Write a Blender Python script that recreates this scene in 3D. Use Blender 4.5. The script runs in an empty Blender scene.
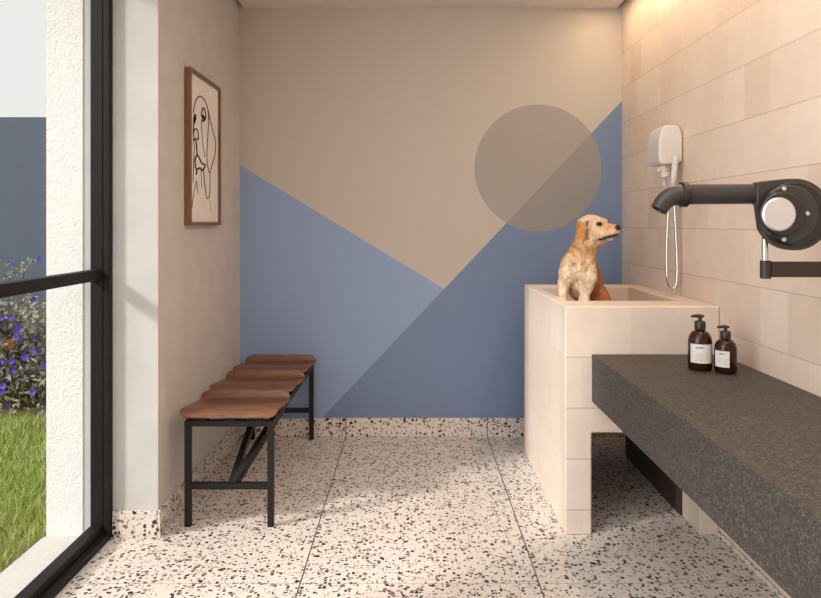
import bpy, bmesh, math, random
import numpy as np
from mathutils import Vector, Matrix
random.seed(7); rng = np.random.default_rng(7)
SC = bpy.context.scene; COL = SC.collection
F, VX, VY, H = 650.0, 412.0, 224.0, 1.25        # lens in pixels, vanishing point, eye height
def P(px, py, Y):                                # the place that lies at depth Y
    return Vector(((px-VX)*Y/F, Y, H-(py-VY)*Y/F))
# ------------------------------------------------------------------ node helpers
def newmat(name):
    m = bpy.data.materials.new(name); m.use_nodes = True
    nt = m.node_tree; b = nt.nodes['Principled BSDF']
    return m, nt, b
def lin(c): return tuple((v/12.92 if v <= .04045 else ((v+.055)/1.055)**2.4) for v in [x/255 for x in c]) + (1,)
def N(nt, t, **kw):
    n = nt.nodes.new(t)
    for k, v in kw.items():
        if k.startswith('i_'): n.inputs[k[2:]].default_value = v
        else: setattr(n, k, v)
    return n
def M(nt, op, a, b=None, c=None):
    n = nt.nodes.new('ShaderNodeMath'); n.operation = op
    for i, v in enumerate((a, b, c)):
        if v is None: continue
        if isinstance(v, (int, float)): n.inputs[i].default_value = v
        else: nt.links.new(v, n.inputs[i])
    return n.outputs[0]
def mix(nt, fac, a, b, mode='MIX'):
    n = nt.nodes.new('ShaderNodeMix'); n.data_type = 'RGBA'; n.blend_type = mode
    for s, v in ((0, fac), (6, a), (7, b)):
        if isinstance(v, (int, float)): n.inputs[s].default_value = v
        elif isinstance(v, tuple): n.inputs[s].default_value = v
        else: nt.links.new(v, n.inputs[s])
    return n.outputs[2]
def pos(nt):
    g = nt.nodes.new('ShaderNodeNewGeometry'); s = nt.nodes.new('ShaderNodeSeparateXYZ')
    nt.links.new(g.outputs['Position'], s.inputs[0]); return g.outputs['Position'], s.outputs, g
def noise(nt, vec, scale, detail=3, rough=.5):
    n = N(nt, 'ShaderNodeTexNoise'); n.inputs['Scale'].default_value = scale; n.inputs['Detail'].default_value = detail
    n.inputs['Roughness'].default_value = rough
    if vec is not None: nt.links.new(vec, n.inputs['Vector'])
    return n.outputs['Fac']
def bump(nt, b, h, strength, dist=.01):
    n = N(nt, 'ShaderNodeBump'); n.inputs['Strength'].default_value = strength; n.inputs['Distance'].default_value = dist
    nt.links.new(h, n.inputs['Height']); nt.links.new(n.outputs[0], b.inputs['Normal'])
def ramp(nt, fac, stops, const=False):
    r = nt.nodes.new('ShaderNodeValToRGB'); nt.links.new(fac, r.inputs[0])
    e = r.color_ramp; e.interpolation = 'CONSTANT' if const else 'LINEAR'
    while len(e.elements) < len(stops): e.elements.new(.5)
    for el, (p, c) in zip(e.elements, stops): el.position = p; el.color = c
    return r.outputs[0]
def plain(name, rgb, rough=.5, metal=0, grain=0, gscale=60, spec=.5):
    m, nt, b = newmat(name)
    p, s, g = pos(nt)
    f = noise(nt, p, gscale)
    c = lin(rgb); d = tuple(v*.86 for v in c[:3])+(1,)
    nt.links.new(mix(nt, f, d, tuple(min(1, v*1.1) for v in c[:3])+(1,)), b.inputs['Base Color'])
    b.inputs['Roughness'].default_value = rough; b.inputs['Metallic'].default_value = metal
    b.inputs['Specular IOR Level'].default_value = spec
    if grain: bump(nt, b, f, grain, .004)
    return m
# ------------------------------------------------------------------ materials
def terrazzo(name, joints):
    m, nt, b = newmat(name); p, s, g = pos(nt)
    nz = N(nt, 'ShaderNodeTexNoise'); nz.inputs['Scale'].default_value = 55; nt.links.new(p, nz.inputs['Vector'])
    va = N(nt, 'ShaderNodeVectorMath', operation='SCALE'); va.inputs['Scale'].default_value = .016
    nt.links.new(nz.outputs['Color'], va.inputs[0])
    vb = N(nt, 'ShaderNodeVectorMath', operation='ADD'); nt.links.new(p, vb.inputs[0]); nt.links.new(va.outputs[0], vb.inputs[1])
    col = lin((238, 227, 214))
    col = mix(nt, noise(nt, p, 9), lin((216, 205, 195)), lin((230, 221, 212)))
    def layer(base, scale, frac, rad, stops, off):
        mp = N(nt, 'ShaderNodeVectorMath', operation='ADD'); mp.inputs[1].default_value = (off, off*1.7, off*.3)
        nt.links.new(vb.outputs[0], mp.inputs[0])
        v = N(nt, 'ShaderNodeTexVoronoi'); v.inputs['Scale'].default_value = scale; nt.links.new(mp.outputs[0], v.inputs['Vector'])
        sp = nt.nodes.new('ShaderNodeSeparateColor'); nt.links.new(v.outputs['Color'], sp.inputs[0])
        on = M(nt, 'LESS_THAN', sp.outputs[0], frac)
        r = M(nt, 'MULTIPLY_ADD', sp.outputs[1], rad*.8, rad*.55)
        inside = M(nt, 'LESS_THAN', v.outputs['Distance'], r)
        return mix(nt, M(nt, 'MULTIPLY', on, inside), base, ramp(nt, sp.outputs[2], stops, True))
    dark = [(0, lin((42, 36, 34))), (.45, lin((74, 62, 55))), (.7, lin((118, 106, 98))), (.88, lin((139, 112, 88)))]
    pale = [(0, lin((168, 158, 148))), (.4, lin((197, 181, 163))), (.7, lin((150, 140, 134)))]
    col = layer(col, 85, .5, .40, pale, 3.1)
    col = layer(col, 66, .50, .36, dark, 11.3)
    col = layer(col, 42, .36, .32, dark, 27.9)
    if joints:
        for x0 in (-.389, .442):
            col = mix(nt, M(nt, 'LESS_THAN', M(nt, 'ABSOLUTE', M(nt, 'SUBTRACT', s[0], x0)), .0026), col, lin((92, 82, 75)))
        for y0 in (2.26, .6):
            col = mix(nt, M(nt, 'MULTIPLY', .35, M(nt, 'LESS_THAN', M(nt, 'ABSOLUTE', M(nt, 'SUBTRACT', s[1], y0)), .002)), col, lin((92, 82, 75)))
    nt.links.new(col, b.inputs['Base Color']); b.inputs['Roughness'].default_value = .42
    b.inputs['Specular IOR Level'].default_value = .35
    return m
def tile(name, z0, wpitch, tone, side_joint, bath=False):
    m, nt, b = newmat(name); p, s, g = pos(nt)
    sn = nt.nodes.new('ShaderNodeSeparateXYZ'); nt.links.new(g.outputs['Normal'], sn.inputs[0])
    u = M(nt, 'DIVIDE', M(nt, 'ADD', s[1], s[0]), wpitch); v = M(nt, 'DIVIDE', M(nt, 'SUBTRACT', s[2], z0), .2045)
    row = M(nt, 'FLOOR', v); shift = M(nt, 'MULTIPLY', M(nt, 'MODULO', M(nt, 'ADD', row, 20), 3), .37)
    u = M(nt, 'ADD', u, shift)
    wn = N(nt, 'ShaderNodeTexWhiteNoise', noise_dimensions='2D')
    cb = nt.nodes.new('ShaderNodeCombineXYZ'); nt.links.new(M(nt, 'FLOOR', u), cb.inputs[0]); nt.links.new(row, cb.inputs[1])
    nt.links.new(cb.outputs[0], wn.inputs['Vector'])
    a = lin(tone[0]); c = lin(tone[1])
    col = mix(nt, wn.outputs['Value'], a, c)
    nz = noise(nt, p, 14, 4, .6)
    col = mix(nt, .10, col, ramp(nt, nz, [(.3, (.35, .3, .26, 1)), (.7, (1, .97, .93, 1))]), 'MULTIPLY')
    fv = M(nt, 'FRACT', v); dv = M(nt, 'MINIMUM', fv, M(nt, 'SUBTRACT', 1, fv))
    hj = M(nt, 'LESS_THAN', dv, .009)
    vert = M(nt, 'LESS_THAN', M(nt, 'ABSOLUTE', sn.outputs[2]), .5)
    if bath:   # joints read on the face towards the room, the long side is smooth
        jf = M(nt, 'MULTIPLY', M(nt, 'MULTIPLY_ADD', M(nt, 'ABSOLUTE', sn.outputs[1]), .45, .04), vert)
    else: jf = .36
    col = mix(nt, M(nt, 'MULTIPLY', hj, jf), col, lin((120, 96, 78)))
    if side_joint:
        fu = M(nt, 'FRACT', u); du = M(nt, 'MINIMUM', fu, M(nt, 'SUBTRACT', 1, fu))
        col = mix(nt, M(nt, 'MULTIPLY', M(nt, 'LESS_THAN', du, .006), side_joint), col, lin((150, 122, 102)))
    nt.links.new(col, b.inputs['Base Color']); b.inputs['Roughness'].default_value = .5
    b.inputs['Specular IOR Level'].default_value = .4
    bump(nt, b, M(nt, 'SUBTRACT', nz, M(nt, 'MULTIPLY', hj, .5)), .12, .01)
    return m
def mural():
    m, nt, b = newmat('painted geometric mural'); p, s, g = pos(nt); Y = 3.833
    beige, light, dark = lin((194, 185, 175)), lin((146, 165, 198)), lin((121, 138, 169))
    def pt(x, y): w = P(x, y, Y); return w.x, w.z
    def under(a, bb):                            # 1 below the straight line a-b
        (x0, z0), (x1, z1) = pt(*a), pt(*bb); k = (z1-z0)/(x1-x0)
        return M(nt, 'LESS_THAN', s[2], M(nt, 'MULTIPLY_ADD', s[0], k, z0-k*x0))
    l1 = under((240, 165), (441, 287)); l2 = under((322, 418), (620, 103))
    col = mix(nt, l1, beige, light); col = mix(nt, l2, col, dark)
    cx, cz = pt(538, 168); r = 63.5*Y/F
    dx = M(nt, 'SUBTRACT', s[0], cx); dz = M(nt, 'SUBTRACT', s[2], cz)
    d = M(nt, 'SQRT', M(nt, 'ADD', M(nt, 'MULTIPLY', dx, dx), M(nt, 'MULTIPLY', dz, dz)))
    circ = mix(nt, l2, lin((166, 159, 153)), lin((150, 146, 144)))
    col = mix(nt, M(nt, 'LESS_THAN', d, r), col, circ)
    nt.links.new(col, b.inputs['Base Color']); b.inputs['Roughness'].default_value = .75
    bump(nt, b, noise(nt, p, 220), .05, .003); b.inputs['Specular IOR Level'].default_value = .2
    return m
def granite():
    m, nt, b = newmat('speckled grey granite'); p, s, g = pos(nt)
    v = N(nt, 'ShaderNodeTexVoronoi'); v.inputs['Scale'].default_value = 230; nt.links.new(p, v.inputs['Vector'])
    sp = nt.nodes.new('ShaderNodeSeparateColor'); nt.links.new(v.outputs['Color'], sp.inputs[0])
    c = ramp(nt, sp.outputs[0], [(0, lin((40, 35, 32))), (.3, lin((66, 60, 55))), (.62, lin((86, 79, 74))), (.86, lin((116, 109, 103)))], True)
    c2 = mix(nt, noise(nt, p, 70, 4, .7), lin((50, 45, 41)), lin((92, 85, 79)))
    nt.links.new(mix(nt, .5, c, c2), b.inputs['Base Color']); b.inputs['Roughness'].default_value = .55
    b.inputs['Specular IOR Level'].default_value = .3
    return m
def stucco():
    m, nt, b = newmat('rough white stucco'); p, s, g = pos(nt)
    b.inputs['Base Color'].default_value = lin((252, 251, 250)); b.inputs['Roughness'].default_value = .9
    v = N(nt, 'ShaderNodeTexVoronoi'); v.inputs['Scale'].default_value = 120; nt.links.new(p, v.inputs['Vector'])
    bump(nt, b, noise(nt, p, 95, 5, .65), .8, .012)
    return m
def wood(name, a, c, axis=1, scale=1.0):
    m, nt, b = newmat(name); p, s, g = pos(nt)
    mp = N(nt, 'ShaderNodeMapping'); nt.links.new(p, mp.inputs[0])
    sc = [16*scale]*3; sc[axis] = 1.6*scale; mp.inputs['Scale'].default_value = sc
    n = noise(nt, mp.outputs[0], 6, 6, .65); n2 = noise(nt, p, 300, 2)
    col = ramp(nt, n, [(.3, lin(a)), (.7, lin(c))])
    col = mix(nt, .25, col, ramp(nt, n2, [(.35, (.3, .25, .2, 1)), (.65, (1, 1, 1, 1))]), 'MULTIPLY')
    nt.links.new(col, b.inputs['Base Color']); b.inputs['Roughness'].default_value = .32
    bump(nt, b, n, .1, .003)
    return m
def glass(name):
    m = bpy.data.materials.new(name); m.use_nodes = True; nt = m.node_tree; nt.nodes.clear()
    o = nt.nodes.new('ShaderNodeOutputMaterial'); t = nt.nodes.new('ShaderNodeBsdfTransparent'); g = nt.nodes.new('ShaderNodeBsdfGlossy')
    t.inputs[0].default_value = (.96, .97, .96, 1); g.inputs['Roughness'].default_value = .02
    f = nt.nodes.new('ShaderNodeFresnel'); f.inputs[0].default_value = 1.3
    x = nt.nodes.new('ShaderNodeMixShader')
    nt.links.new(M(nt, 'MULTIPLY', f.outputs[0], .6), x.inputs[0]); nt.links.new(t.outputs[0], x.inputs[1]); nt.links.new(g.outputs[0], x.inputs[2])
    nt.links.new(x.outputs[0], o.inputs[0]); return m
def amber():
    m, nt, b = newmat('amber glass'); p, s, g = pos(nt)
    nt.links.new(mix(nt, noise(nt, p, 20), lin((122, 64, 34)), lin((140, 76, 40))), b.inputs['Base Color'])
    b.inputs['Roughness'].default_value = .06; b.inputs['Transmission Weight'].default_value = .9; b.inputs['IOR'].default_value = 1.45
    return m
def label_mat():
    m, nt, b = newmat('printed paper label'); p, s, g = pos(nt)
    tc = N(nt, 'ShaderNodeTexCoord'); so = nt.nodes.new('ShaderNodeSeparateXYZ'); nt.links.new(tc.outputs['Generated'], so.inputs[0])
    x, z = so.outputs[0], so.outputs[2]
    def band(v, a, c): return M(nt, 'MULTIPLY', M(nt, 'GREATER_THAN', v, a), M(nt, 'LESS_THAN', v, c))
    w = noise(nt, p, 420, 1)
    head = M(nt, 'MULTIPLY', M(nt, 'MULTIPLY', band(x, .16, .52), band(z, .78, .86)), M(nt, 'GREATER_THAN', w, .42))
    st = M(nt, 'MULTIPLY', M(nt, 'LESS_THAN', M(nt, 'FRACT', M(nt, 'MULTIPLY', z, 16)), .42), band(z, .12, .55))
    small = M(nt, 'MULTIPLY', M(nt, 'MULTIPLY', st, band(x, .16, .74)), M(nt, 'GREATER_THAN', w, .47))
    c = mix(nt, M(nt, 'MULTIPLY', head, .85), lin((226, 221, 216)), lin((60, 56, 54)))
    c = mix(nt, M(nt, 'MULTIPLY', small, .45), c, lin((110, 104, 100)))
    nt.links.new(c, b.inputs['Base Color']); b.inputs['Roughness'].default_value = .6
    return m
def leafy(name, a, c, trans=.3):
    m, nt, b = newmat(name); p, s, g = pos(nt)
    n = noise(nt, p, 24, 3)
    nt.links.new(mix(nt, n, lin(a), lin(c)), b.inputs['Base Color']); b.inputs['Roughness'].default_value = .6
    b.inputs['Subsurface Weight'].default_value = 0
    return m
def fur():
    m, nt, b = newmat('golden fur'); p, s, g = pos(nt)
    at = N(nt, 'ShaderNodeAttribute', attribute_name='coat')
    mp = N(nt, 'ShaderNodeMapping'); nt.links.new(p, mp.inputs[0]); mp.inputs['Scale'].default_value = (1, 1, .3)
    n = noise(nt, mp.outputs[0], 190, 4, .6); n2 = noise(nt, mp.outputs[0], 45, 3, .6)
    c = mix(nt, .6, at.outputs['Color'], ramp(nt, n, [(.3, (.5, .38, .28, 1)), (.65, (1.1, 1.05, 1, 1))]), 'MULTIPLY')
    c = mix(nt, .5, c, ramp(nt, n2, [(.35, (.55, .4, .28, 1)), (.6, (1.1, 1.08, 1.05, 1))]), 'MULTIPLY')
    nt.links.new(c, b.inputs['Base Color']); b.inputs['Roughness'].default_value = .75; b.inputs['Specular IOR Level'].default_value = .2
    bump(nt, b, M(nt, 'ADD', n, n2), .55, .006); return m
MT = dict(
    floor=terrazzo('terrazzo floor', True), base=terrazzo('terrazzo skirting', True),
    tile=tile('peach wall tile', 1.025, .172, ((226, 203, 184), (235, 216, 200)), .14),
    bath=tile('cream bath tile', .101, .31, ((222, 205, 190), (228, 212, 198)), .05, True),
    mural=mural(), granite=granite(), stucco=stucco(),
    beige=plain('beige wall paint', (202, 195, 189), .8, gscale=8, spec=.2), white=plain('white wall paint', (226, 222, 220), .7, gscale=6, spec=.2),
    jamb=plain('soft white wall paint', (206, 204, 203), .75, gscale=6, spec=.15),
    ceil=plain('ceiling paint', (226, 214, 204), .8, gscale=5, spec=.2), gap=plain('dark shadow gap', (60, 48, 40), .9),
    alu=plain('dark bronze aluminium', (26, 22, 20), .6, .0, .05, 200, .3), glass=glass('window glass'),
    steel=plain('blackened steel', (31, 27, 25), .5, .4, .1, 120), ply=wood('walnut plywood', (92, 60, 42), (142, 96, 66), 0, 1.6),
    frame=wood('oak frame wood', (104, 70, 46), (136, 94, 62), 2, 1.2), paper=plain('off white paper', (236, 228, 220), .8, gscale=5, spec=.1),
    ink=plain('black ink', (28, 24, 24), .8, spec=.1), amber=amber(), label=label_mat(), pump=plain('dark brown plastic', (52, 42, 38), .38),
    black=plain('black plastic', (52, 47, 44), .36, 0, .05, 300), crackle=plain('black crackle coat', (50, 46, 44), .24, .1, 1.0, 420),
    ring=plain('black satin plastic', (35, 31, 29), .35), silver=plain('brushed silver', (206, 204, 202), .35, .45, 0, 40),
    chrome=plain('chrome', (216, 212, 208), .16, 1), bracket=plain('dark brown metal', (62, 50, 44), .45, .3),
    shower=plain('white glossy plastic', (214, 208, 202), .28, gscale=5), shower2=plain('pale grey plastic', (196, 190, 184), .35, gscale=5),
    recess_shade=plain('dark brown plinth', (66, 50, 42), .7), nose=plain('dog nose leather', (30, 25, 25), .35, 0, .3, 300),
    eye=plain('dark brown eye', (22, 14, 10), .08), fur=fur(),
    soil=plain('dry lawn soil', (128, 122, 70), .95, 0, .4, 30), grass=leafy('grass blades', (126, 146, 56), (190, 200, 112)),
    sill=plain('pale concrete sill', (206, 201, 195), .8, 0, .2, 60), garden=plain('slate blue wall render', (88, 97, 112), .9, 0, .05, 30),
    leaf=leafy('grey green leaves', (104, 106, 88), (190, 186, 164)), violet=leafy('violet petals', (70, 48, 160), (106, 78, 196)),
    stem=leafy('shrub stems', (84, 76, 52), (120, 110, 70)), orange=leafy('orange petals', (208, 96, 48), (226, 124, 70)),
    terra=plain('terracotta', (150, 66, 50), .8, 0, .1, 40), yellow=plain('yellow flower eye', (226, 190, 60), .7), pot=plain('pale pot rim', (196, 180, 160), .8),
)
# ------------------------------------------------------------------ object helpers
def put(o, parent):
    COL.objects.link(o)
    if parent is not None:
        o.parent = parent
        root = parent
        off = parent.location.copy()
        while root.parent: root = root.parent; off = root.location.copy()
        o.matrix_parent_inverse = Matrix.Translation(-off) if parent.type == 'EMPTY' else Matrix()
    return o
def obj(name, bm, mat, parent=None, smooth=False, bevel=0, seg=2, recalc=True):
    me = bpy.data.meshes.new(name)
    if recalc: bmesh.ops.recalc_face_normals(bm, faces=bm.faces[:])
    bm.to_mesh(me); bm.free()
    for m in (mat if isinstance(mat, (list, tuple)) else [mat]): me.materials.append(m)
    if smooth: me.shade_smooth()
    o = bpy.data.objects.new(name, me); put(o, parent)
    if bevel:
        b = o.modifiers.new('bevel', 'BEVEL'); b.width = bevel; b.segments = seg; b.limit_method = 'ANGLE'; b.angle_limit = .6
        if smooth is False: me.shade_smooth(); w = o.modifiers.new('wn', 'WEIGHTED_NORMAL'); w.keep_sharp = True
    return o
def thing(name, label, cat, loc, group=None):
    o = bpy.data.objects.new(name, None); o.empty_display_size = .1; o.location = loc; COL.objects.link(o)
    return tag(o, label, cat, group)
def tag(o, label=None, cat=None, group=None, kind=None):
    if label: o['label'] = label
    if cat: o['category'] = cat
    if group: o['group'] = group
    if kind: o['kind'] = kind
    return o
def struct(name, bm, mat, **kw):
    o = obj(name, bm, mat, **kw); o['kind'] = 'structure'; return o
def B(): return bmesh.new()
def box(bm, x0, x1, y0, y1, z0, z1, mi=0):
    v = [bm.verts.new((x, y, z)) for x in (x0, x1) for y in (y0, y1) for z in (z0, z1)]
    out = []
    for f in ((0, 1, 3, 2), (4, 6, 7, 5), (0, 4, 5, 1), (2, 3, 7, 6), (0, 2, 6, 4), (1, 5, 7, 3)):
        q = bm.faces.new([v[i] for i in f]); q.material_index = mi; out.append(q)
    return out
def boxes(*a):
    bm = B()
    for t in a: box(bm, *t)
    return bm
def frame_of(d):
    d = d.normalized(); a = Vector((0, 0, 1)) if abs(d.z) < .9 else Vector((1, 0, 0))
    u = d.cross(a).normalized(); return u, u.cross(d).normalized()
def sweep(bm, pts, rad, n=16, caps=True):
    pts = [Vector(p) for p in pts]; rings = []
    rads = rad if isinstance(rad, (list, tuple)) else [rad]*len(pts)
    u = None
    for i, p in enumerate(pts):
        d = (pts[min(i+1, len(pts)-1)] - pts[max(i-1, 0)]).normalized()
        if u is None: u, w = frame_of(d)
        else:
            u = (u - d*u.dot(d)).normalized(); w = u.cross(d)
        rings.append([bm.verts.new(p + (u*math.cos(2*math.pi*k/n) + w*math.sin(2*math.pi*k/n))*rads[i]) for k in range(n)])
    for a, b in zip(rings, rings[1:]):
        for k in range(n): bm.faces.new((a[k], a[(k+1) % n], b[(k+1) % n], b[k]))
    if caps: bm.faces.new(rings[0][::-1]); bm.faces.new(rings[-1])
    return bm
def bar(bm, a, b, w, h=None):                   # square bar
    a, b = Vector(a), Vector(b); u, v = frame_of(b-a); h = h or w
    q = [[bm.verts.new(p + u*su*w/2 + v*sv*h/2) for su, sv in ((-1, -1), (1, -1), (1, 1), (-1, 1))] for p in (a, b)]
    for k in range(4): bm.faces.new((q[0][k], q[0][(k+1) % 4], q[1][(k+1) % 4], q[1][k]))
    bm.faces.new(q[0][::-1]); bm.faces.new(q[1]); return bm
def lathe(bm, prof, c, axis='Z', n=40):
    rings = []
    for r, h in prof:
        ring = []
        for k in range(n):
            a = 2*math.pi*k/n; x, y = r*math.cos(a), r*math.sin(a)
            ring.append(bm.verts.new(Vector(c) + (Vector((x, y, h)) if axis == 'Z' else Vector((x, -h, y)))))
        rings.append(ring)
    for a, b in zip(rings, rings[1:]):
        for k in range(n): bm.faces.new((a[k], a[(k+1) % n], b[(k+1) % n], b[k]))
    bm.faces.new(rings[0][::-1]); bm.faces.new(rings[-1]); return bm
def extr(bm, poly, d):                           # polygon (list of Vector) pushed along d
    a = [bm.verts.new(p) for p in poly]; b = [bm.verts.new(Vector(p)+Vector(d)) for p in poly]; n = len(a)
    bm.faces.new(a[::-1]); bm.faces.new(b)
    for k in range(n): bm.faces.new((a[k], a[(k+1) % n], b[(k+1) % n], b[k]))
    return bm
def smooth_line(pts, n=8):                       # catmull-rom
    p = [Vector(q) for q in pts]; p = [p[0]*2-p[1]] + p + [p[-1]*2-p[-2]]; out = []
    for i in range(1, len(p)-2):
        for k in range(n):
            t = k/n; a, b, c, d = p[i-1], p[i], p[i+1], p[i+2]
            out.append(.5*((2*b)+(c-a)*t+(2*a-5*b+4*c-d)*t*t+(3*b-a-3*c+d)*t**3))
    out.append(p[-2]); return out
def cut(o, cutters):                             # boolean difference baked into the mesh
    tmp = []
    for c in cutters:
        bm = B(); box(bm, *c); me = bpy.data.meshes.new('t'); bmesh.ops.recalc_face_normals(bm, faces=bm.faces[:]); bm.to_mesh(me); bm.free()
        t = bpy.data.objects.new('t', me); COL.objects.link(t); tmp.append(t)
        md = o.modifiers.new('b', 'BOOLEAN'); md.object = t; md.operation = 'DIFFERENCE'; md.solver = 'EXACT'
    bpy.context.view_layer.update()
    me = bpy.data.meshes.new_from_object(o.evaluated_get(bpy.context.evaluated_depsgraph_get()))
    o.modifiers.clear(); me.name = o.name; o.data = me
    for t in tmp: bpy.data.objects.remove(t)
# ------------------------------------------------------------------ the room
XL, XR, YB, YF, ZC = -1.014, 1.238, 3.833, -1.6, 2.522
XG = -1.194                                      # room side of the glazing line
YJ = 2.595                                       # end of the left wall, where the window starts
YP = 1.40                                        # other jamb
struct('floor', boxes((XG, XR+.2, YF, YB+.2, -.1, 0)), MT['floor'])
struct('wall_back', boxes((-1.46, XR+.2, YB, YB+.2, 0, 2.75)), MT['mural'])
struct('wall_right', boxes((XR, XR+.2, YF-.2, YB, 0, 2.75)), MT['tile'])
struct('wall_front', boxes((-1.46, XR, YF-.2, YF, 0, 2.75)), MT['white'])
bm = B()
box(bm, XG, XL, YJ, YB, 0, 2.75)
for f in bm.faces:
    f.material_index = 1 if f.calc_center_median().y < YJ+.01 else 0
box(bm, -1.274, XG, YJ+.002, YB, 0, 2.75, 1)
box(bm, -1.46, -1.315, YJ, YB, -.1, 2.75, 2); box(bm, -1.315, -1.274, YJ+.004, YB, -.1, 2.75, 1)
box(bm, -1.274, XG, YF, YP, 0, 2.75, 1); box(bm, -1.46, -1.274, YF, YP, -.1, 2.75, 2)
box(bm, -1.274, XG, YP, YJ, 2.42, 2.75, 1); box(bm, -1.46, -1.274, YP, YJ, 2.42, 2.75, 2)
struct('wall_left', bm, [MT['beige'], MT['jamb'], MT['stucco']], recalc=True)
# lowered ceiling with a shadow gap all round the side walls
struct('ceiling', boxes((XL+.022, XR-.03, YF, YB-.001, ZC, ZC+.04)), MT['ceil'], bevel=.003)
struct('ceiling_slab', boxes((-1.46, XR+.2, YF, YB, 2.75, 2.85)), MT['gap'])
# skirting
bh = .108
struct('baseboard_back', boxes((XL, XR, YB-.014, YB, 0, bh)), MT['base'], bevel=.002)
struct('baseboard_left', boxes((XL, XL+.012, YJ-.010, YB-.014, 0, bh)), MT['base'], bevel=.002)
struct('baseboard_jamb', boxes((XG+.002, XL, YJ-.012, YJ, 0, bh)), MT['base'], bevel=.002)
struct('baseboard_right', boxes((XR-.010, XR, .4, 2.612, 0, .016)), MT['base'], bevel=.002)
# ------------------------------------------------------------------ sliding window
w1 = bpy.data.objects.new('window_1', None); w1.location = (-1.24, 2.0, 0); COL.objects.link(w1)
w1['kind'] = 'structure'
x0, x1 = -1.274, XG
fr = boxes((x0, x1, YP, YJ, 0, .028), (x0+.055, x1, YJ-.03, YJ, .028, 2.42), (x0, x1, YP, YP+.05, 0, 2.42), (x0, x1, YP+.05, YJ-.03, 2.37, 2.42))
obj('window_frame', fr, MT['alu'], w1, bevel=.003)
xs0, xs1 = x0+.002, x0+.052
ym = 1.46
obj('sash_stile', boxes((xs0, xs1, YJ-.026, YJ-.002, .03, 2.37)), MT['alu'], w1, bevel=.003)
obj('sash_stile', boxes((xs0, xs1, YP+.05, YP+.12, .03, 2.37)), MT['alu'], w1, bevel=.003)
obj('sash_rail', boxes((xs0, xs1, YP+.12, YJ-.026, .03, .058)), MT['alu'], w1, bevel=.003)
obj('sash_rail', boxes((xs0, xs1, YP+.12, YJ-.026, 2.31, 2.37)), MT['alu'], w1, bevel=.003)
obj('glazing_bar', boxes((xs0, xs1-.005, YP+.12, YJ-.026, 1.028, 1.070)), MT['alu'], w1, bevel=.003)
for za, zb in ((.058, 1.028), (1.070, 2.31)):
    bm = B(); bm.faces.new([bm.verts.new((xs0+.025, y, z)) for y, z in ((YP+.12, za), (YJ-.026, za), (YJ-.026, zb), (YP+.12, zb))])
    obj('pane', bm, MT['glass'], w1, recalc=False)
struct('trim_1', boxes((-1.47, -1.276, YP, YJ-.001, -.1, .004)), MT['sill'], bevel=.004)     # outer sill
# ------------------------------------------------------------------ the garden
struct('ground', boxes((-9, -1.46, -3, 9, -.15, -.03)), MT['soil'])
struct('wall_garden', boxes((-9, -1.2, 5.2, 5.4, -.1, 2.105)), MT['garden'])
n = 26000
gx = rng.uniform(-3.6, -1.50, n); gy = rng.uniform(1.6, 4.2, n); gh = rng.uniform(.035, .095, n)
ga = rng.uniform(0, 2*np.pi, n); gl = rng.uniform(.01, .06, n); gd = rng.uniform(0, 2*np.pi, n); gw = rng.uniform(.0022, .004, n)
v = np.zeros((n, 5, 3))
for k, (t, wf) in enumerate(((0, 1), (0, -1), (.55, .8), (.55, -.8), (1, 0))):
    v[:, k, 0] = gx + np.cos(ga)*gw*wf + np.cos(gd)*gl*t*t
    v[:, k, 1] = gy + np.sin(ga)*gw*wf + np.sin(gd)*gl*t*t
    v[:, k, 2] = -.035 + gh*t
idx = np.arange(n)*5
fa = [(i, i+1, i+3, i+2) for i in idx] + [(i+2, i+3, i+4) for i in idx]
me = bpy.data.meshes.new('grass'); me.from_pydata(v.reshape(-1, 3).tolist(), [], [tuple(int(q) for q in f) for f in fa]); me.materials.append(MT['grass'])
g = bpy.data.objects.new('grass', me); COL.objects.link(g)
tag(g, 'sunlit green lawn grass outside the window', 'grass', kind='stuff')
# flowering shrub
sh = thing('flowering_shrub', 'sprawling shrub with violet flowers seen through the window', 'shrub', (-2.7, 4.55, -.03))
st = B(); lf = B()
tips = []
def leaf(bm, p, d, L, W):
    d = d.normalized(); u, w = frame_of(d); a = random.uniform(0, 6.28); u2 = u*math.cos(a)+w*math.sin(a); nn = d.cross(u2)
    q = [bm.verts.new(p), bm.verts.new(p+d*L*.45+u2*W), bm.verts.new(p+d*L+nn*L*.15), bm.verts.new(p+d*L*.45-u2*W)]
    m = bm.verts.new(p+d*L*.5-nn*W*.35)
    for k in range(4): bm.faces.new((q[k], q[(k+1) % 4], m))
def rv(): return Vector((random.gauss(0, 1), random.gauss(0, 1), random.gauss(0, 1)))
for i in range(120):
    bx_ = random.uniform(-3.55, -1.85); by_ = random.uniform(4.45, 4.75)
    base = Vector((bx_*.7-.8, by_, -.03)); top = Vector((bx_, by_+random.uniform(-.25, .1), random.uniform(.3, .74) if i % 9 else random.uniform(.8, .98)))
    md = (base+top)/2 + Vector((random.uniform(-.1, .1), 0, .12)); pts = smooth_line([base, md, top], 5)
    sweep(st, pts, [.006*(1-.7*k/len(pts)) for k in range(len(pts))], 5)
    for p in pts[2:]:
        for k in range(7 if top.z < .76 else 3): leaf(lf, p+rv()*.02, rv()+Vector((0, -.6, .3)), random.uniform(.03, .065), random.uniform(.009, .018))
for a, b in ((11, 266), (39, 261), (33, 301), (25, 272), (8, 276)):
    tip = P(a, b, 4.285); pts = smooth_line([tip+Vector((-.25, .2, -.55)), tip+Vector((-.14, .06, -.12)), tip+Vector((-.09, 0, -.015)), tip], 6)
    sweep(st, pts, .003, 5)
    for p in pts[6:]:
        for k in range(2): leaf(lf, p+rv()*.006, rv()+Vector((0, -.4, .5)), random.uniform(.025, .04), .009)
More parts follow.
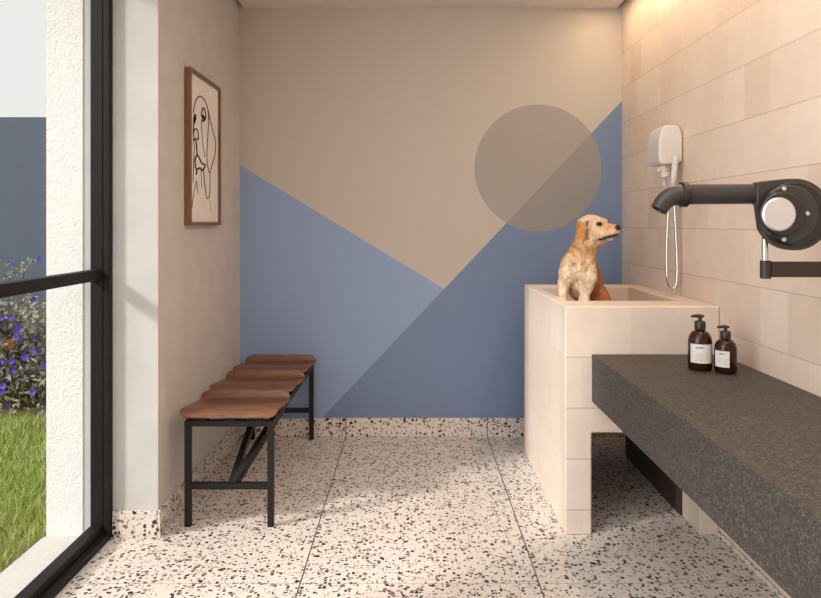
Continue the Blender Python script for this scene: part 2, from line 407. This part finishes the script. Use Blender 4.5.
for k in range(520): leaf(lf, Vector((random.uniform(-3.5, -1.9), random.uniform(4.22, 4.5), random.uniform(0, .3))), rv()+Vector((0, -.6, .4)), random.uniform(.035, .07), random.uniform(.01, .018))
obj('stem', st, MT['stem'], sh); obj('foliage', lf, MT['leaf'], sh, recalc=False)
def flower_mesh():
    bm = B()
    for k in range(5):
        a = 2*math.pi*k/5; d = Vector((math.cos(a), -.25, math.sin(a))); t = Vector((-math.sin(a), 0, math.cos(a)))
        q = [bm.verts.new(c) for c in (Vector((0, 0, 0)), d*.5+t*.42, d*.95+t*.25, d*.95-t*.25, d*.5-t*.42)]
        bm.faces.new(q)
    me = bpy.data.meshes.new('flower'); bm.to_mesh(me); bm.free(); me.materials.append(MT['violet']); return me
fm = flower_mesh()
fp = [(11, 264), (39, 259), (33, 299), (2, 318), (11, 318), (19, 327), (17, 338), (24, 339), (36, 338), (41, 352), (3, 362), (12, 361), (25, 357), (45, 366), (27, 379), (8, 379), (4, 386), (6, 405), (33, 392), (14, 371), (2, 391)]
fl = [P(a, b, 4.28) for a, b in fp] + [Vector((random.uniform(-3.5, -1.85), random.uniform(4.2, 4.4), random.uniform(.1, .75))) for _ in range(34)]
for p in fl:
    o = bpy.data.objects.new('flower', fm); s_ = random.uniform(.018, .027); put(o, sh); o.location = p; o.scale = (s_, s_, s_)
    o.rotation_euler = (random.uniform(-.5, .3), random.uniform(0, 6), random.uniform(-.6, .6))
bm = B()
for k in range(9):
    c = P(11, 343, 4.26)+rv()*.009; leaf(bm, c, rv()+Vector((0, -1, .2)), .035, .014)
obj('blossom', bm, MT['orange'], sh, recalc=False)
pt_ = thing('plant_pot', 'reddish brown pot glimpsed behind the shrub at the left edge of the photo', 'pot', (-2.86, 4.85, -.03))
c = (-2.955, 4.92, -.03)
obj('pot_body', lathe(B(), [(.09, 0), (.12, .06), (.15, .26), (.15, .40), (.13, .46)], c), MT['terra'], pt_, smooth=True)
obj('rim', lathe(B(), [(.13, .46), (.165, .46), (.17, .5), (.165, .58), (.13, .58)], c), MT['pot'], pt_, smooth=False)
# ------------------------------------------------------------------ dog bath
TY0, TY1, TX0, TX1, TZ = 2.612, 3.56, .615, XR-.001, .92
tb = thing('dog_bath', 'cream tiled raised dog bath on legs against the right wall', 'bath', ((TX0+TX1)/2, 3.08, 0))
bo = obj('basin', boxes((TX0, TX1, TY0, TY1, 0, TZ)), MT['bath'], tb)
BX0, BX1, BY0, BY1, BZ = .668, 1.145, 2.80, 3.44, .70
cut(bo, [(.723, 2.0, 2.0, 4.0, -.1, .41), (BX0, BX1, BY0, BY1, BZ, 1.5)])
bv = bo.modifiers.new('bevel', 'BEVEL'); bv.width = .007; bv.segments = 3; bv.limit_method = 'ANGLE'; bv.angle_limit = .6
bo.data.shade_smooth(); bo.modifiers.new('wn', 'WEIGHTED_NORMAL')
obj('leg', boxes((1.157, TX1, TY0, 2.785, 0, .41)), MT['bath'], tb, bevel=.004)
o = obj('shade_panel', boxes((1.150, TX1, 2.787, 3.5, 0, .41)), MT['recess_shade'], tb); o['label'] = 'dark brown panel standing for shade in the recess under the bath'  # shade inside the recess, put in as a dark coloured panel
obj('drain', lathe(B(), [(.03, 0), (.03, .004), (.012, .004), (.012, .002)], (1.0, 3.2, BZ), n=24), MT['chrome'], tb)
# ------------------------------------------------------------------ counter
cn = obj('counter', boxes((.722, XR, .45, 2.612, .537, .727)), MT['granite'], bevel=.003)
tag(cn, 'thick speckled dark grey stone counter cantilevered from the tiled wall', 'counter')
# ------------------------------------------------------------------ bench
bn = thing('bench', 'three-seat bench with moulded walnut plywood seats on black steel frame', 'bench', (-.755, 3.23, 0))
lx0, lx1, ly0, ly1, t = -.926, -.584, 2.69, 3.775, .025
for x in (lx0, lx1):
    for y in (ly0, ly1): obj('leg', bar(B(), (x, y, 0), (x, y, .440), t), MT['steel'], bn, bevel=.002)
for y in (ly0, ly1):
    obj('top_crossbar', bar(B(), (lx0+t/2, y, .4275), (lx1-t/2, y, .4275), t), MT['steel'], bn, bevel=.002)
    obj('lower_crossbar', bar(B(), (lx0+t/2, y, .168), (lx1-t/2, y, .168), t), MT['steel'], bn, bevel=.002)
for x in (lx0, lx1): obj('side_rail', bar(B(), (x, ly0+t/2, .4275), (x, ly1-t/2, .4275), t), MT['steel'], bn, bevel=.002)
obj('middle_crossbar', bar(B(), (lx0+t/2, 3.06, .4275), (lx1-t/2, 3.06, .4275), t), MT['steel'], bn, bevel=.002)
obj('brace', bar(B(), (-.75, ly0+.008, .17), (-.715, 3.06, .425), .024), MT['steel'], bn)
obj('brace', bar(B(), (-.74, ly0+.010, .17), (lx1-.004, 2.97, .425), .028), MT['steel'], bn)
prof = [(0, .454), (.002, .463), (.008, .471), (.024, .4765), (.06, .4745), (.12, .467), (.18, .459), (.235, .453), (.262, .4505), (.276, .453), (.285, .461), (.291, .472), (.296, .484), (.299, .496)]
def make_seat(y0):
    bm = B(); nx = 21; rows = []; cum = [0]
    for a, b in zip(prof, prof[1:]): cum.append(cum[-1]+math.hypot(b[0]-a[0], b[1]-a[1]))
    for (dy, z), s_ in zip(prof, cum):
        hw = .203; rest = cum[-1]-s_
        r = .042
        if rest < r: hw -= r-math.sqrt(max(0, r*r-(r-rest)**2))
        if s_ < .03: hw -= .03-math.sqrt(max(0, .03**2-(.03-s_)**2))
        rows.append([bm.verts.new((-.754+hw*(2*k/(nx-1)-1), y0+dy, z)) for k in range(nx)])
    for a, b in zip(rows, rows[1:]):
        for k in range(nx-1): bm.faces.new((a[k], a[k+1], b[k+1], b[k]))
    o = obj('seat', bm, MT['ply'], bn, smooth=True, recalc=True)
    s = o.modifiers.new('thick', 'SOLIDIFY'); s.thickness = .0105; s.offset = -1
    b = o.modifiers.new('bevel', 'BEVEL'); b.width = .003; b.segments = 2; b.limit_method = 'ANGLE'; b.angle_limit = .9
    return o
for y in (2.665, 3.063, 3.455):
    make_seat(y)
    for x in (lx0+.06, -.754, lx1-.06):
        obj('spacer', boxes((x-.022, x+.022, y+.025 if y > 2.7 else ly0-.01, y+.06, .440, .4485)), MT['steel'], bn)
for y in (2.865, 3.265, 3.65):
    obj('seat_support', bar(B(), (lx0+t/2, y, .432), (lx1-t/2, y, .432), .02, .016), MT['steel'], bn)
# ------------------------------------------------------------------ framed picture
pc = thing('framed_picture', 'oak framed line drawing of a dog hanging on the beige wall', 'picture', (XL, 3.12, 1.24))
y0, y1, z0, z1, fx = 2.892, 3.352, 1.243, 1.950, XL+.030
fw = .016
obj('frame', boxes((XL+.001, fx, y0, y0+fw, z0, z1), (XL+.001, fx, y1-fw, y1, z0, z1), (XL+.001, fx, y0+fw, y1-fw, z0, z0+fw), (XL+.001, fx, y0+fw, y1-fw, z1-fw, z1)), MT['frame'], pc, bevel=.001)
px_ = XL+.018
obj('paper', boxes((XL+.002, px_, y0+fw-.001, y1-fw+.001, z0+fw-.001, z1-fw+.001)), MT['paper'], pc)
def A(x, y): return (182+x/7.98, 75+y/7.98)
def Bc(x, y): return (182+x/6.644, 140+y/6.644)
strokes = [
 ([A(90, 300), A(98, 240), A(114, 192), A(140, 170), A(165, 182), A(190, 225), A(205, 275), A(216, 330), A(240, 430), A(260, 500), Bc(222, 20), Bc(218, 90), Bc(200, 160), Bc(182, 216), Bc(166, 150), Bc(165, 60), A(205, 470), A(211, 350), A(205, 278)], 1),
 ([A(100, 312), A(107, 330), A(104, 360), A(95, 385), A(91, 350), A(100, 312)], 1.5), ([A(99, 335), A(101, 362)], 2.2),
 ([A(152, 330), A(160, 275), A(172, 266), A(184, 300), A(184, 345), A(170, 368), A(157, 358), A(163, 325), A(172, 330)], 1.4), ([A(170, 335), A(173, 360)], 2.2),
 ([A(90, 385), A(88, 460), A(98, 436), A(116, 432), A(127, 470), A(128, 515), A(112, 505), A(100, 522), A(92, 500), A(90, 460)], 1.2),
 ([A(152, 365), A(156, 450), A(166, 560), Bc(150, 110)], .8),
 ([A(110, 525), Bc(97, 90), Bc(85, 130), Bc(87, 175), Bc(97, 196), Bc(118, 186), Bc(130, 202), Bc(149, 182), Bc(151, 164), Bc(130, 155), Bc(114, 122), Bc(97, 92)], 1.5),
 ([A(90, 505), Bc(80, 60), Bc(74, 200), Bc(72, 285)], .8), ([Bc(97, 196), Bc(92, 230)], 1.6),
 ([Bc(125, 205), Bc(130, 320)], .6), ([Bc(140, 195), Bc(150, 300), Bc(160, 370), Bc(168, 390), Bc(180, 372), Bc(185, 290), Bc(184, 218)], 1),
 ([Bc(95, 268), Bc(105, 355)], .7), ([Bc(92, 280), Bc(75, 370), Bc(65, 450)], .7), ([Bc(184, 400), Bc(192, 475)], .5)]
bm = B()
for pts, wd in strokes:
    q = []
    for (a, b) in pts:
        Y = px_*F/(a-VX); q.append(Vector((px_+.0005, Y, H-(b-VY)*Y/F)))
    sweep(bm, smooth_line(q, 6), .0027*wd, 6)
obj('line_drawing', bm, MT['ink'], pc)
# ------------------------------------------------------------------ pump bottles
def bottle(x, y, hgt, wid, ang, half, label):
    zc = .727; t = thing('pump_bottle', label, 'bottle', (x, y, zc), 'amber pump bottles on the counter'); r = wid/2
    bh_ = hgt*.735
    pr = [(r*.86, 0), (r*.96, .003), (r, .01), (r, bh_*.66)]
    for k in range(1, 9):
        a = k/8*math.pi/2; pr.append((r*.36+r*.64*math.cos(a), bh_*.66+bh_*.30*math.sin(a)))
    pr.append((r*.36, bh_))
    obj('bottle_body', lathe(B(), pr, (x, y, zc), n=48), MT['amber'], t, smooth=True)
    # the liquid makes the lower part read almost black
    obj('liquid', lathe(B(), [(r*.8, .004), (r*.88, .012), (r*.88, bh_*.62), (r*.76, bh_*.74), (r*.5, bh_*.84)], (x, y, zc), n=32), MT['liq'], t, smooth=True)
    bm = B(); lab = []
    for k in range(17):
        a = ang + math.radians(half*(k/8-1)); lab.append([bm.verts.new((x+(r+.0008)*math.sin(a), y-(r+.0008)*math.cos(a), zc+z)) for z in (bh_*.20, bh_*.66)])
    for a, b in zip(lab, lab[1:]): bm.faces.new((a[0], b[0], b[1], a[1]))
    obj('label', bm, MT['label'], t, smooth=True)
    cz = zc+bh_
    obj('collar', lathe(B(), [(r*.44, -.004), (r*.47, 0), (r*.47, hgt*.12), (r*.40, hgt*.145), (r*.28, hgt*.15)], (x, y, cz), n=28), MT['pump'], t, smooth=True)
    hz = cz+hgt*.150
    bm = lathe(B(), [(r*.16, 0), (r*.16, hgt*.055), (r*.34, hgt*.065), (r*.36, hgt*.095), (r*.28, hgt*.107)], (x, y, hz), n=24)
    bm2 = sweep(bm, [(x, y, hz+hgt*.086), (x-r*.6, y-r*.1, hz+hgt*.088), (x-r*.82, y-r*.14, hz+hgt*.078)], [r*.18, r*.13, r*.10], 12)
    obj('pump_head', bm2, MT['pump'], t, smooth=False)
MT['liq'] = plain('dark soap', (26, 16, 12), .3)
p = P(700, 369, 2.34); bottle(p.x, p.y, .198, .082, -.27, 56, 'taller amber glass bottle with black pump and wide white label on the counter')
p = P(725.5, 372, 2.29); bottle(p.x, p.y, .166, .074, -.80, 40, 'shorter amber glass bottle with black pump on the counter, nearest the tiled wall')
# ------------------------------------------------------------------ pet dryer on its arm
YD = 1.80; k_ = YD/F
dr = thing('wall_mounted_pet_dryer', 'black pet dryer with long outlet pipe and silver cap on wall bracket arm', 'dryer', P(795, 262, YD+.05))
def W(px, py, dy=0): return P(px, py, YD+dy)
def disc(cx, cy, r, y0, y1, bev=.004, n=56):     # round stack piece between depths, in the picture-facing plane
    c = W(cx, cy, y0); R = r*k_*(YD+y0)/YD
    return lathe(B(), [(R-bev*.3, -y1), (R, -y1+bev*.3), (R, -y0-bev), (R-bev, -y0), (R*.2, -y0)], (c.x, YD, c.z), 'Y', n)
poly = [(757, 184), (759, 181.5), (774, 180), (788, 178.5)]
for k in range(0, 37): a = math.radians(-95+ k*7.0); poly.append((796+36*math.cos(a), 214.5+36*math.sin(a)))
poly += [(759.6, 205), (757.5, 203)]
q = [W(a, b, -.03) for a, b in poly]
obj('motor_housing', extr(B(), q, (0, .035, 0)), MT['black'], dr, bevel=.008, seg=3)
obj('motor_drum', disc(800, 214, 29, .005, .075), MT['ring'], dr, bevel=.006)
o = obj('motor_ring', disc(796, 214, 32.5, -.040, -.028), MT['ring'], dr, smooth=False, bevel=.0015)
obj('motor_ring', disc(790.5, 213.8, 29, -.052, -.038), MT['black'], dr, bevel=.003)
obj('motor_ring', disc(783.5, 214, 22.5, -.072, -.050), MT['ring'], dr, bevel=.004)
obj('intake_cap', disc(780, 214.3, 17, -.078, -.070), MT['silver'], dr, bevel=.002)['label'] = 'round silver cap'
for a, b in ((784.5, 188.6), (808, 213.5), (784.5, 239.5)):
    obj('screw', disc(a, b, 2.1, -.056, -.050, .0005, 16), MT['silver'], dr)
obj('outlet_tube', sweep(B(), [W(686, 194.5), W(760, 194)], 10*k_, 40), MT['crackle'], dr, smooth=False, bevel=.002)
for a in (683.5,):
    obj('clamp_ring', sweep(B(), [W(a-3.4, 194.5), W(a-2.6, 194.5), W(a+2.6, 194.5), W(a+3.4, 194.5)], [11.6*k_, 12.7*k_, 12.7*k_, 11.6*k_], 40), MT['ring'], dr)
nz = smooth_line([W(684, 194.6), W(677, 195), W(670, 197.3), W(664, 202), W(658.6, 210)], 6)
bm = sweep(B(), nz, [10.6*k_*(1-.22*i/(len(nz)-1)) for i in range(len(nz))], 40, caps=False)
o = obj('nozzle', bm, MT['black'], dr, smooth=True)
s = o.modifiers.new('thick', 'SOLIDIFY'); s.thickness = .004; s.offset = -1
obj('support_rod', sweep(B(), [W(765, 236, .02), W(765, 262, .02)], 3*k_, 20), MT['chrome'], dr, smooth=False, bevel=.001)
c = W(765.5, 278.5, .02)
obj('hinge', lathe(B(), [(4.6*k_, 0), (5.2*k_, .001), (5.2*k_, 18*k_), (4.6*k_, 18.3*k_)], c, n=28), MT['bracket'], dr, smooth=False, bevel=.001)
a = W(770, 277, .02); 
obj('bracket_arm', boxes((a.x, XR-.012, YD+.01, YD+.03, a.z, a.z+15.6*k_)), MT['bracket'], dr, bevel=.003)
obj('wall_plate', boxes((XR-.012, XR-.0005, YD-.04, YD+.08, a.z-.03, a.z+.07)), MT['bracket'], dr, bevel=.003)
# ------------------------------------------------------------------ electric shower
YS = 2.96
es = thing('electric_shower', 'white electric shower unit with looping chrome hose on tiled wall above bath', 'shower', (XR, 3.03, 1.0))
def S(px, py, dy=0): v = P(px, py, YS); v.y += dy; return v
sp_ = [S(*c) for c in ((659, 161), (658.8, 148), (659.6, 137), (662, 129), (664.5, 125.6), (668, 124.6), (677.5, 125), (680.5, 127.5), (683, 135), (683, 160), (681, 163), (672, 164.2), (662, 164.6))]
for q in sp_: q.x = min(q.x, XR-.002)
obj('shower_body', extr(B(), sp_, (0, .15, 0)), MT['shower'], es, bevel=.012, seg=4)
kc = S(664.5, 172, .02)
obj('control_knob', sweep(B(), [kc+Vector((-.012, -.022, 0)), kc+Vector((-.010, -.024, 0)), kc+Vector((.004, .02, 0))], [.020, .025, .026], 28), MT['shower'], es, bevel=.001)
obj('knob_stem', sweep(B(), [S(667, 160, .03), S(667, 186, .03)], .011, 16), MT['shower2'], es, smooth=False)
obj('spray_handle', sweep(B(), [S(673.5, 156, -.022), S(673.3, 158, -.024), S(672.5, 178, -.012), S(671.5, 190, 0)], [.010, .0135, .0135, .009], 20), MT['shower'], es, smooth=True)
hose = smooth_line([S(671.5, 188, 0), S(669.5, 200, 0), S(667.6, 225), S(666.6, 255), S(667.3, 277), S(670.5, 287), S(674, 288.4), S(676.8, 281), S(677.2, 262), S(676, 235), S(674.3, 205), S(674, 168, .03)], 8)
obj('hose', sweep(B(), hose, .0068, 12), MT['chrome'], es, smooth=True)['label'] = 'chrome hose'
# ------------------------------------------------------------------ the dog
class SDF:
    def __init__(s, lo, hi, h):
        s.lo = np.array(lo); s.h = h; s.n = np.ceil((np.array(hi)-s.lo)/h).astype(int)
        ax = [s.lo[i]+h*np.arange(s.n[i]) for i in range(3)]
        s.X, s.Y, s.Z = np.meshgrid(*ax, indexing='ij'); s.d = np.full(s.X.shape, 9.)
        s.prims = []
    def smin(s, e, k):
        h = np.clip(.5+.5*(e-s.d)/k, 0, 1); s.d = e*(1-h)+s.d*h-k*h*(1-h)
    def ball(s, c, r, k=.03, R=None):            # ellipsoid, axes r along the columns of R
        c = np.array(c); q = np.stack([s.X-c[0], s.Y-c[1], s.Z-c[2]], -1)
        if R is not None: q = q @ R
        r = np.array(r if hasattr(r, '__len__') else (r, r, r)); a = q/r
        k0 = np.linalg.norm(a, axis=-1); k1 = np.linalg.norm(a/r, axis=-1)+1e-9
        s.smin(k0*(k0-1)/k1, k)
    def cone(s, a, b, ra, rb, k=.02):
        a, b = np.array(a), np.array(b); ba = b-a; L = ba@ba
        t = np.clip(((s.X-a[0])*ba[0]+(s.Y-a[1])*ba[1]+(s.Z-a[2])*ba[2])/L, 0, 1)
        d = np.sqrt((s.X-a[0]-t*ba[0])**2+(s.Y-a[1]-t*ba[1])**2+(s.Z-a[2]-t*ba[2])**2)-(ra+(rb-ra)*t)
        s.smin(d, k)
    def chain(s, pts, rads, k=.02):
        for i in range(len(pts)-1): s.cone(pts[i], pts[i+1], rads[i], rads[i+1], k)
    def carve(s, c, r, k=.008, R=None):
        old = s.d; s.d = np.full(old.shape, 9.); s.ball(c, r, 1e-4, R); e = -s.d
        h = np.clip(.5-.5*(old-e)/k, 0, 1); s.d = old*(1-h)+e*h+k*h*(1-h)
    def mesh(s):                                 # surface nets
        d = s.d; n = d.shape; ins = d < 0
        def cor(a, i, j, k): return a[i:n[0]-1+i, j:n[1]-1+j, k:n[2]-1+k]
        cs = [(i, j, k) for i in (0, 1) for j in (0, 1) for k in (0, 1)]
        cnt = sum(cor(ins, *c).astype(int) for c in cs); act = (cnt > 0) & (cnt < 8)
        acc = np.zeros(act.shape+(3,)); m = np.zeros(act.shape)
        for a in cs:
            for ax in range(3):
                if a[ax]: continue
                b = list(a); b[ax] = 1
                da, db = cor(d, *a), cor(d, *b); x = (da < 0) != (db < 0)
                t = np.where(x, da/(da-db+1e-12), 0)
                for q in range(3): acc[..., q] += np.where(x, a[q]+(t if q == ax else 0), 0)
                m += x
        ids = np.full(act.shape, -1); w = np.argwhere(act); ids[act] = np.arange(len(w))
        V = s.lo+s.h*(w+acc[act]/m[act][:, None])
        Fs = []
        for ax in range(3):
            u, v = [(1, 2), (2, 0), (0, 1)][ax]
            sl0 = [slice(1, n[i]-1) for i in range(3)]; sl1 = list(sl0); sl0[ax] = slice(0, n[ax]-1); sl1[ax] = slice(1, n[ax])
            A0, A1 = ins[tuple(sl0)], ins[tuple(sl1)]; x = np.argwhere(A0 != A1); off = np.array([1, 1, 1]); off[ax] = 0; x = x+off
            for p in x:
                p = list(p); q = []
                for du, dv in ((0, 0), (-1, 0), (-1, -1), (0, -1)):
                    c = list(p); c[u] += du; c[v] += dv; q.append(int(ids[tuple(c)]))
                Fs.append(q if ins[tuple(p)] else q[::-1])
        return V, Fs
def D(cx, cy, Y): return np.array(P(540+cx/5.44, 200+cy/5.44, Y))
U = .000862
S3 = SDF((.60, 2.80, .685), (1.05, 3.46, 1.33), .0042)
# trunk, sitting and turned: chest faces the room, back runs away to the right
S3.chain([D(250, 235, 3.03), D(228, 300, 3.02), D(205, 370, 3.01)], [.047, .056, .070], .03)
S3.ball(D(207, 385, 3.02), (.068, .085, .085), .04)
S3.ball(D(212, 450, 3.05), (.062, .09, .085), .04)
S3.chain([D(232, 330, 3.07), D(256, 430, 3.14), D(282, 545, 3.22), D(292, 640, 3.26)], [.056, .062, .074, .083], .04)
S3.ball(D(188, 350, 2.955), (.050, .035, .060), .035)          # breast
# shoulders and fore legs
S3.chain([D(160, 345, 3.0), D(145, 400, 2.965), D(131, 455, 2.975), D(124, 560, 2.96), D(122, 705, 2.945)], [.036, .032, .0235, .0185, .0175], .02)
S3.chain([D(255, 365, 2.97), D(263, 420, 2.945), D(252, 470, 2.95), D(238, 560, 2.935), D(238, 705, 2.92)], [.038, .035, .027, .020, .018], .02)
for cx, Y in ((122, 2.925), (238, 2.90)):
    S3.ball(D(cx, 722, Y), (.024, .034, .017), .015)
    for i in (-1.5, -.5, .5, 1.5): c = D(cx, 727, Y-.026+abs(i)*.005); c[0] += i*.0105; S3.ball(c, (.0075, .014, .011), .005)
# haunch, hind foot, tail
S3.ball(D(318, 560, 3.15), (.054, .085, .074), .03); S3.ball(D(345, 610, 3.14), (.050, .10, .065), .03)
S3.chain([D(345, 600, 3.06), D(352, 690, 3.02), D(352, 725, 2.96)], [.036, .022, .018], .02); S3.ball(D(352, 728, 2.94), (.024, .034, .016), .012)
S3.chain([D(180, 640, 3.12), D(172, 700, 3.02), D(172, 728, 2.98)], [.04, .022, .018], .02)
S3.chain([D(330, 660, 3.32), D(390, 715, 3.36), D(440, 730, 3.30)], [.026, .018, .010], .02)
# head
ang = math.radians(50); f = np.array((math.cos(ang), -math.sin(ang), .02)); l = np.array((math.sin(ang), math.cos(ang), 0)); u = np.cross(f, l)
u = np.array((0, 0, 1.)); R = np.stack([f/np.linalg.norm(f), l, u], 1)
C0 = D(285, 148, 3.02)
def Hd(a, b, c): return C0+f*a+l*b+u*c
S3.ball(Hd(-.004, 0, .004), (.068, .056, .053), .02, R)
S3.ball(Hd(.030, 0, -.014), (.054, .054, .050), .02, R)          # cheeks
S3.ball(Hd(.042, -.024, .028), (.020, .016, .013), .012, R); S3.ball(Hd(.042, .024, .028), (.020, .016, .013), .012, R)
S3.cone(Hd(.048, 0, -.014), Hd(.114, 0, -.013), .037, .0245, .016)
for sd in (-1, 1): S3.cone(Hd(.055, sd*.018, -.036), Hd(.112, sd*.011, -.028), .026, .018, .012)     # flews
S3.cone(Hd(.03, 0, -.056), Hd(.100, 0, -.052), .027, .011, .008)
for sd in (-1, 1): S3.carve(Hd(.064, sd*.035, .014), (.010, .009, .007), .006, R)
for sd in (-1, 1):
    R2 = R @ np.array(Matrix.Rotation(.25*sd, 3, 'X').to_3x3())
    S3.ball(Hd(-.024, sd*.052, .016), (.022, .016, .022), .012, R)
    S3.ball(Hd(-.022, sd*.0645, -.028), (.027, .0100, .053), .003, R2)
S3.chain([Hd(-.02, 0, -.01), Hd(-.012, 0, -.045), D(240, 265, 3.03)], [.050, .047, .048], .03)
V, Fs = S3.mesh()
me = bpy.data.meshes.new('dog'); me.from_pydata(V.tolist(), [], Fs); me.shade_smooth()
# coat colour by body region, plus shade painted by the ears
cream, gold, rust, tan, blk = [np.array(lin(c)[:3]) for c in ((240, 224, 200), (206, 154, 98), (190, 136, 88), (230, 202, 166), (26, 20, 19))]
def sst(a, b, x): t = np.clip((x-a)/(b-a), 0, 1); return (t*t*(3-2*t))[:, None]
px = VX+V[:, 0]*F/V[:, 1]; py = VY-(V[:, 2]-H)*F/V[:, 1]; cx = (px-540)*5.44; cy = (py-200)*5.44
col = np.tile(tan, (len(V), 1))
wob = .012*np.sin(V[:, 0]*90+V[:, 2]*40)+.01*np.sin(V[:, 2]*130+V[:, 1]*60)
yy = V[:, 1]+wob
back = sst(2.99, 3.10, yy); col = col*(1-back)+gold*back
xx = V[:, 0]+wob
hip = sst(.845, .885, xx)*sst(-1.12, -1.04, -V[:, 2]); col = col*(1-hip)+rust*hip
chest = sst(-2.985, -2.93, -yy)*sst(-1.13, -1.05, -V[:, 2]); col = col*(1-chest)+cream*chest
# a darker mane on the side of the neck
L = V-C0; hf, hl, hu = L@f, L@l, L@u
neck = np.exp(-((V[:, 2]-1.135)/.03)**2)[:, None]*sst(.0, .04, xx-.74+.0*xx)*.55; col = col*(1-neck)+gold*.75*neck
pat = np.sin(V[:, 0]*75+2.2*np.sin(V[:, 2]*38))*np.sin(V[:, 2]*52+1.7*np.sin(V[:, 0]*60))
fold = sst(.15, .7, pat)*sst(.99, 1.06, V[:, 2])*.6; col = col*(1-fold)+rust*.85*fold
hd = (V[:, 2] > 1.13) & (hf > -.09)
face = sst(.0, .05, hf)*sst(-.075, -.05, hu); face[~hd] = 0; col = col*(1-face)+(tan*.6+cream*.4)*face
top = sst(.01, .04, hu)*sst(-.06, -.02, hf); top[~hd] = 0; col = col*(1-top)+(cream*.6+tan*.4)*top
muz = sst(.062, .085, hf)*sst(-.016, -.002, hu); muz[~hd] = 0; col = col*(1-muz*.55)+rust*1.4*muz*.55
en = np.sqrt(((hf+.022)/.030)**2+((np.abs(hl)-.067)/.0165)**2+((hu+.028)/.057)**2); ear = sst(-1.15, -.9, -en); ear[~hd] = 0; col = col*(1-ear)+(rust*.75+gold*.45)*ear
ear_shade = np.exp(-((hf-.009)/.007)**2-((np.abs(hl)-.053)/.009)**2)[:, None]*(hu < .03)[:, None]*(hu > -.06)[:, None]; ear_shade[~hd] = 0; col = col*(1-ear_shade*.95)+rust*.12*ear_shade*.85  # shade along the front edge of the ears, darkened into the coat
lip = np.exp(-((hu+.057-(hf-.055)*.30)/(.0060+.05*np.clip(.085-hf, 0, .03)))**2)[:, None]*sst(.050, .058, hf); lip[~hd] = 0; col = col*(1-lip)+blk*lip
for sd in (-1, 1):
    e = np.exp(-(((hf-.062)/.018)**2+((hl-sd*.034)/.013)**2+((hu-.013)/.010)**2)**2)[:, None]; e[~hd] = 0; col = col*(1-e)+blk*1.3*e
at = me.attributes.new('coat', 'FLOAT_COLOR', 'POINT'); at.data.foreach_set('color', np.concatenate([col, np.ones((len(V), 1))], 1).ravel().astype(np.float32))
me.materials.append(MT['fur'])
dog = bpy.data.objects.new('dog', me); COL.objects.link(dog)
tag(dog, 'golden labrador dog sitting in the tiled bath, head turned to the right', 'dog')
tx = bpy.data.textures.new('fur_tufts', 'CLOUDS'); tx.noise_scale = .019; tx.noise_depth = 2
dp = dog.modifiers.new('tufts', 'DISPLACE'); dp.texture = tx; dp.texture_coords = 'GLOBAL'; dp.strength = .009; dp.mid_level = .5
sm = dog.modifiers.new('smooth', 'SMOOTH'); sm.factor = .4; sm.iterations = 1
def ell(c, r, name, mat):
    bm = B(); bmesh.ops.create_uvsphere(bm, u_segments=20, v_segments=14, radius=1)
    Mx = Matrix([[*(R[i]*np.array(r)), c[i]] for i in range(3)]+[[0, 0, 0, 1]]); bmesh.ops.transform(bm, matrix=Mx, verts=bm.verts[:])
    return obj(name, bm, mat, dog, smooth=True)
for sd in (-1, 1): ell(Hd(.0595, sd*.0320, .014), (.0115, .0105, .0098), 'eye', MT['eye'])
ell(Hd(.133, 0, -.004), (.012, .0165, .0135), 'nose', MT['nose'])
# ------------------------------------------------------------------ light
wd = bpy.data.worlds.new('sky'); SC.world = wd; wd.use_nodes = True; nt = wd.node_tree
bg = nt.nodes['Background']; tc = nt.nodes.new('ShaderNodeTexCoord'); sx = nt.nodes.new('ShaderNodeSeparateXYZ')
nt.links.new(tc.outputs['Generated'], sx.inputs[0])
nt.links.new(ramp(nt, sx.outputs[2], [(0, (.89, .88, .87, 1)), (.40, (.89, .885, .88, 1)), (.75, (1.45, 1.48, 1.55, 1))]), bg.inputs[0]); bg.inputs[1].default_value = 1.0
def lamp(name, kind, loc, energy, color, **kw):
    d = bpy.data.lights.new(name, kind); d.energy = energy; d.color = color
    for k, v in kw.items():
        if k != 'rot': setattr(d, k, v)
    o = bpy.data.objects.new(name, d); o.location = loc; COL.objects.link(o)
    if 'rot' in kw: o.rotation_euler = kw['rot']
    return o
el, az = math.radians(31), math.radians(29)
sd = Vector((math.cos(az)*math.cos(el), math.sin(az)*math.cos(el), -math.sin(el)))
s = lamp('sun', 'SUN', (-6, -2, 6), 3.2, (1, .955, .91), angle=math.radians(7)); s.rotation_euler = sd.to_track_quat('-Z', 'Y').to_euler()
lamp('ceiling_fill', 'AREA', (0, .7, ZC-.01), 24, (1, .98, .97), shape='RECTANGLE', size=1.7, size_y=2.2)  # added soft fill from overhead, no fixture is modelled
lamp('side_fill', 'AREA', (-1.12, .35, 1.35), 50, (.90, .96, 1), shape='RECTANGLE', size=2.1, size_y=2.0, rot=(0, math.radians(-90), 0))  # added fill lamp before the solid left wall, no window there
lamp('wall_wash_strip', 'AREA', (XR-.15, 2.2, ZC-.008), 13, (1, .74, .48), shape='RECTANGLE', size=.05, size_y=3.0)
# ------------------------------------------------------------------ camera
cd = bpy.data.cameras.new('camera'); cam = bpy.data.objects.new('camera', cd); COL.objects.link(cam)
cam.location = (0, 0, H); cam.rotation_euler = (math.pi/2, 0, 0); cd.sensor_fit = 'HORIZONTAL'; cd.sensor_width = 36; cd.lens = F/821*36
cd.shift_x = -(VX-410.5)/821; cd.shift_y = -(299-VY)/821; cd.clip_start = .05
SC.camera = cam
SC.view_settings.view_transform = 'Standard'; SC.view_settings.look = 'None'
